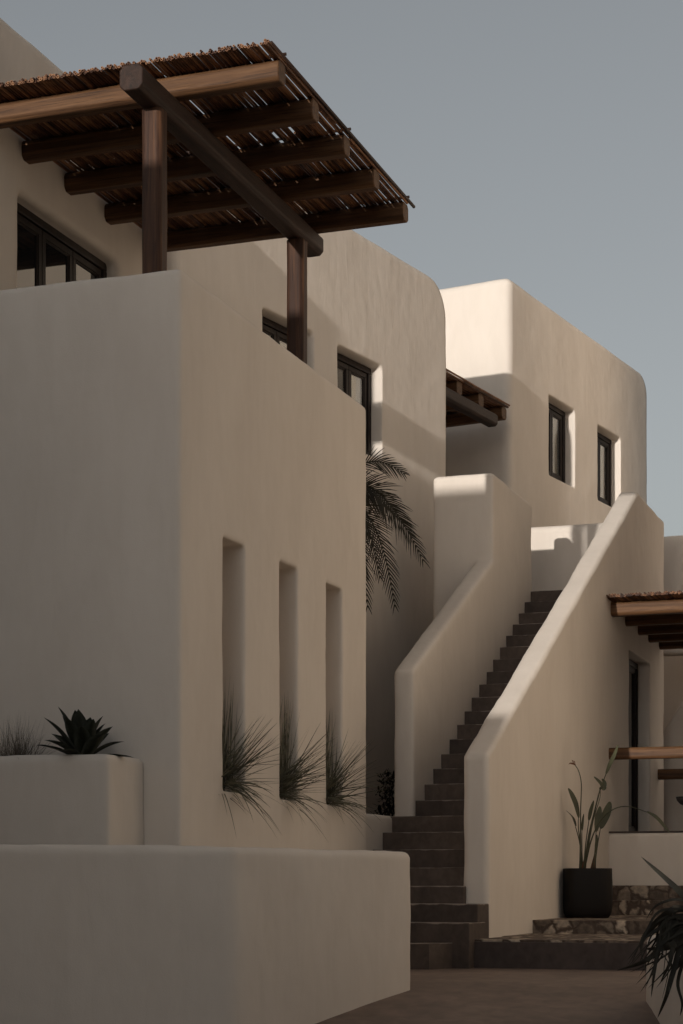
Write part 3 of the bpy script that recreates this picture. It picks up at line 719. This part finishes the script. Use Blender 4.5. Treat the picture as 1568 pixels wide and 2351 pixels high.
# dark leaf clump added to stand for the shade behind the left parapet
sp = P(893, 18.9); rnd = random.Random(9); bm = bm_new()
for i in range(420):
    h = rnd.random(); r_ = .16*math.sqrt(rnd.random())*(1-.35*h); a = rnd.uniform(0, 6.28)
    c = Vector((r_*math.cos(a), r_*math.sin(a), .04+.50*h)); d0 = Vector((rnd.gauss(0, 1), rnd.gauss(0, 1), rnd.gauss(.4, .7))).normalized()
    ribbon(bm, bez(c, c+d0*.03, c+d0*.07, 3), .012, .2, None, prof=lambda t: math.sin(math.pi*min(1, .1+t*.9)))
o = tag(empty('shade_clump', (sp.x, sp.y, 1.3)), 'dark leaf clump added to stand for the shade in the gap behind the left stair parapet', 'shade_clump'); plant_mesh('foliage', bm, DARKL, o)
bm = bm_new(); tube(bm, [(0, 0, 0), (.01, 0, .4)], [.012, .006], 6); link('stem', finish(bm, 'stem'), TRUNK, o)

# potted bird of paradise
D0 = 19.25; pb = P(1348, D0); zb0 = .368
pt = tag(empty('potted_plant', (pb.x, pb.y, zb0), TH), 'tall bird of paradise plant in a square black pot beside the stair wall', 'potted plant')
bm = bm_new(); hgt = .51
prof_p = [(0, .195), (.012, .212), (.05, .232), (.12, .243), (.30, .246), (.50, .240), (.51, .238), (.51, .222), (.46, .22), (.455, 0)]
rings = []
for z, r_ in prof_p:
    ring = []
    for j in range(32):
        a = 2*math.pi*j/32; ca, sa = math.cos(a), math.sin(a); k = (abs(ca)**5+abs(sa)**5)**(-1/5)
        ring.append(bm.verts.new((max(r_, .001)*k*ca, max(r_, .001)*k*sa, z)))
    rings.append(ring)
for a, b in zip(rings, rings[1:]):
    for j in range(32): bm.faces.new((a[j], a[(j+1) % 32], b[(j+1) % 32], b[j]))
bm.faces.new(rings[0][::-1]); bm.faces.new(rings[-1])
link('pot', finish(bm, 'pot', True), POT, pt)
bm = bm_new(); prism_xy(bm, [(.21*math.cos(a*math.pi/8), .21*math.sin(a*math.pi/8)) for a in range(16)], .40, .475); link('soil', finish(bm, 'soil'), SOIL, pt)
def Z3(x, y, dd=0):                       # point of the plant in the pot's own axes
    px, py = 1033.1+.3411*x, 1721.8+.3411*y
    return Vector(((px-1348)/F_PX*D0, dd, H-(py-HY)*D0/F_PX-zb0))
def curve(pts, n=6):
    out = []
    for i in range(len(pts)-1):
        p0, p1, p2, p3 = pts[max(i-1, 0)], pts[i], pts[i+1], pts[min(i+2, len(pts)-1)]
        for k in range(n):
            t = k/n; out.append(.5*((2*p1)+(p2-p0)*t+(2*p0-5*p1+4*p2-p3)*t*t+(3*p1-p0-3*p2+p3)*t**3))
    out.append(pts[-1]); return out
def stem(pts, r0=.008, r1=.004):
    bm = bm_new(); c = curve(pts); tube(bm, c, [r0+(r1-r0)*i/(len(c)-1) for i in range(len(c))], 7); me = finish(bm, 'stem', True); return link('stem', me, BOP, pt)
def bleaf(pts, w, side=Vector((1, .25, 0)), oval=True, fold=.22):
    bm = bm_new(); ribbon(bm, curve(pts, 5), w, fold, side, prof=(lambda t: math.sin(math.pi*(.04+.93*t**.85))**.75) if oval else (lambda t: math.sin(math.pi*(.05+.92*t**.7))**.9))
    return plant_mesh('leaf', bm, BOP, pt)
stem([Z3(880, 800), Z3(880, 600, .02), Z3(882, 400, .03), Z3(886, 230, .02), Z3(868, 140, .03), Z3(843, 98, .04)], .0075, .004)
stem([Z3(872, 800, -.02), Z3(872, 640, -.05), Z3(858, 520, -.07), Z3(858, 455, -.08)])
bleaf([Z3(860, 460, -.08), Z3(838, 370, -.10), Z3(810, 305, -.11), Z3(786, 262, -.12)], .030, Vector((1, .5, .4)))
stem([Z3(885, 800), Z3(878, 640, .03), Z3(850, 515, .06)])
bleaf([Z3(852, 515, .06), Z3(832, 455, .08), Z3(787, 404, .10)], .024, Vector((.8, .6, -.5)))
stem([Z3(895, 800, .03), Z3(892, 660, .05), Z3(893, 540, .06)])
bleaf([Z3(893, 545, .06), Z3(897, 490, .07), Z3(908, 427, .09)], .014)
stem([Z3(898, 800, -.03), Z3(908, 640, -.06), Z3(928, 470, -.09)])
bleaf([Z3(926, 478, -.09), Z3(938, 410, -.1), Z3(958, 343, -.11)], .021)
stem([Z3(905, 800), Z3(930, 590, -.03), Z3(968, 420, -.04), Z3(1003, 280, -.05), Z3(1020, 235, -.05), Z3(1046, 160, -.05)], .010, .005)
bleaf([Z3(1044, 165, -.05), Z3(1068, 100, -.06), Z3(1100, 30, -.07), Z3(1122, -32, -.08)], .024, Vector((1, .3, .3)))
bleaf([Z3(1046, 250, -.04), Z3(1020, 262, -.06), Z3(1000, 225, -.08), Z3(960, 184, -.09)], .026, Vector((.4, .5, 1)), fold=.5)
bleaf([Z3(1008, 250, -.04), Z3(1022, 262, -.03), Z3(1036, 225, -.02), Z3(1020, 195, -.02)], .026, Vector((1, .2, .3)), fold=.6)
stem([Z3(925, 700, .02), Z3(965, 480, .03), Z3(1010, 330, .03), Z3(1014, 275, .02)], .006, .003)
stem([Z3(962, 800), Z3(975, 690), Z3(986, 540, .02)])
bleaf([Z3(985, 550, .02), Z3(994, 470, .03), Z3(1006, 420, .04), Z3(1014, 378, .05)], .037, Vector((1, .3, 0)))
stem([Z3(975, 800, .04), Z3(1000, 640, .08), Z3(1022, 525, .1)])
bleaf([Z3(1022, 527, .1), Z3(1052, 450, .12), Z3(1076, 390, .13), Z3(1090, 345, .14)], .046, Vector((1, .2, .3)))
stem([Z3(975, 800, -.03), Z3(978, 680, -.05)]); bleaf([Z3(976, 690, -.05), Z3(980, 630, -.06), Z3(984, 570, -.06)], .018)
stem([Z3(905, 800, -.02), Z3(940, 610, -.12), Z3(1000, 480, -.16), Z3(1080, 405, -.2), Z3(1180, 387, -.22), Z3(1310, 428, -.24)], .009, .004)
bleaf([Z3(1300, 420, -.24), Z3(1360, 455, -.25), Z3(1410, 510, -.25), Z3(1448, 562, -.26)], .021, Vector((.5, .4, .8)))
for (x, dd) in ((905, 0), (968, .02)):
    bm = bm_new(); tube(bm, [Z3(x-6, 805, dd), Z3(x+2, 760, dd), Z3(x+8, 700, dd)], [.026, .020, .006], 9); link('sheath', finish(bm, 'sheath', True), SHEATH, pt)
bm = bm_new(); ribbon(bm, [Z3(850, 102, .04), Z3(832, 92, .04), Z3(812, 88, .05), Z3(800, 96, .05)], .012, .6, Vector((.1, .3, 1)))
ribbon(bm, [Z3(835, 92, .04), Z3(830, 74, .04), Z3(820, 64, .03)], .008, .6, Vector((1, .3, 0)))
ribbon(bm, [Z3(845, 96, .04), Z3(842, 78, .05), Z3(836, 68, .05)], .007, .6, Vector((1, .3, 0))); plant_mesh('seed_head', bm, SHEATH, pt)

# drooping strap-leaf plant, right foreground
D1 = 10.3; c = P(1650, D1, 2085)
fp = tag(empty('strap_leaf_plant', (c.x, c.y, .36), TH), 'dark strap-leaved plant drooping over the planter wall at the right edge', 'plant')
def Q(x, y, dd=0):
    px, py = 1033.1+.3411*x, 1721.8+.3411*y
    return Vector(((px-1650)/F_PX*D1, dd, H-(py-HY)*D1/F_PX-.36))
rnd = random.Random(31)
def strap(pts, w):
    bm = bm_new(); cp = curve(pts, 6); t_ = (cp[-1]-cp[0]).normalized(); sd_ = t_.cross(Vector((rnd.uniform(-.5, .5), 1, rnd.uniform(-.3, .3))))
    ribbon(bm, cp, w*1.25, .3, sd_, prof=lambda t: min(1, .35+2.2*t)*(1-t**4)+.02); return plant_mesh('leaf', bm, DARKL, fp)
for pts, w in (([(1680, 1100), (1568, 978), (1470, 880), (1295, 717)], .016), ([(1680, 1130), (1560, 1058), (1470, 1085), (1380, 1185), (1300, 1310), (1290, 1500)], .015),
               ([(1680, 1120), (1560, 1170), (1400, 1330), (1280, 1420), (1150, 1493)], .014), ([(1680, 1120), (1540, 1140), (1440, 1250), (1375, 1400), (1335, 1660)], .013),
               ([(1780, 1140), (1580, 1290), (1500, 1480), (1440, 1650), (1418, 1815)], .013), ([(1780, 1130), (1600, 1170), (1480, 1180), (1400, 1250)], .02),
               ([(1780, 1130), (1570, 1210), (1500, 1300), (1460, 1420), (1405, 1560)], .012), ([(1780, 1110), (1560, 1010), (1440, 1030), (1380, 1080), (1350, 1150)], .006),
               ([(1780, 1160), (1610, 1300), (1560, 1420), (1500, 1520), (1450, 1620)], .012), ([(1780, 1120), (1560, 1260), (1490, 1310), (1400, 1340), (1330, 1345)], .018),
               ([(1780, 1150), (1600, 1380), (1545, 1560), (1560, 1700), (1568, 1800)], .008), ([(1780, 1120), (1560, 1130), (1440, 1125), (1360, 1170)], .008)):
    strap([Q(x, y, rnd.uniform(-.12, .12)*(i/3)) for i, (x, y) in enumerate(pts)], w)
for i in range(24):                      # finer leaves and dry threads
    x1, y1 = rnd.uniform(1400, 1560), rnd.uniform(1120, 1420); x2 = rnd.uniform(1160, 1480); y2 = y1+rnd.uniform(60, 330)
    mx_, my_ = (x1+x2)/2+rnd.uniform(-20, 60), (y1+y2)/2-rnd.uniform(20, 90)
    dd = rnd.uniform(-.2, .2)
    strap([Q(1780, 1110+rnd.uniform(-30, 40)), Q(x1, y1-60, dd*.5), Q(mx_, my_, dd), Q(x2, y2, dd)], rnd.uniform(.0025, .0065))
for i in range(16):                      # the part beyond the frame
    az = rnd.uniform(-1.9, 1.5); ln = rnd.uniform(.35, .7); e = rnd.uniform(.1, 1.2)
    h = Vector((math.cos(az), math.sin(az), 0)); p0 = Vector((.05, 0, .12)); strap([p0, p0+h*ln*.4*math.cos(e)+Vector((0, 0, ln*.45*math.sin(e))), p0+h*ln*.8*math.cos(e)+Vector((0, 0, ln*.5*math.sin(e)-.1)), p0+h*ln*math.cos(e)+Vector((0, 0, ln*.4*math.sin(e)-.32))], rnd.uniform(.008, .016))

# ------------------------------------------------------------------ unseen blocks behind the camera, stepped and placed to shape the courtyard shade
nb = tag(empty('shade_blocks', (0, 0, 0), -R(SUN_OFF)), 'stepped white unseen blocks behind the viewer, shaped to shade the courtyard', 'house')
for (w0, w1, s0, s1, top) in ((-17, -7.5, -9, 3.0, 7.07), (-7.5, -6.1, -9, 2.6, 6.62), (-6.1, -5.3, -9, 1.0, 3.58), (-5.3, -3.7, -16, -8, 4.2), (-3.7, 4, -16, -9, 2.3), (4, 14, -12, -3, 9)):
    bm = bm_new(); box(bm, w0, w1-.002, s0, s1, -1.2, top); bevel(link('wall', finish(bm, 'wall'), WHITE, nb), .06, 3)
# unseen ochre blocks right of the frame, added to bounce warm sunlight back
OCHRE = plaster_mat('ochre_bounce', (.87, .74, .60), (.81, .69, .55))
for (a, b, h_, lb) in (((-1.7, 20.0), (3.6, 12.6), 9.5, 'unseen ochre block nearest on the right, added to bounce warm sunlight'),
                       ((-4.1, 29.3), (2.6, 22.6), 12.5, 'tall unseen ochre block farther back on the right, added to bounce warm sunlight')):
    ang = math.atan2(b[1]-a[1], b[0]-a[0]); ln_ = math.hypot(b[1]-a[1], b[0]-a[0])
    nr = tag(empty('bounce_block', (a[0], a[1], 0), ang), lb, 'house')
    bm = bm_new(); box(bm, 0, ln_, 0, 3.0, -.9, h_); bevel(link('wall', finish(bm, 'wall'), OCHRE, nr), .06, 3)
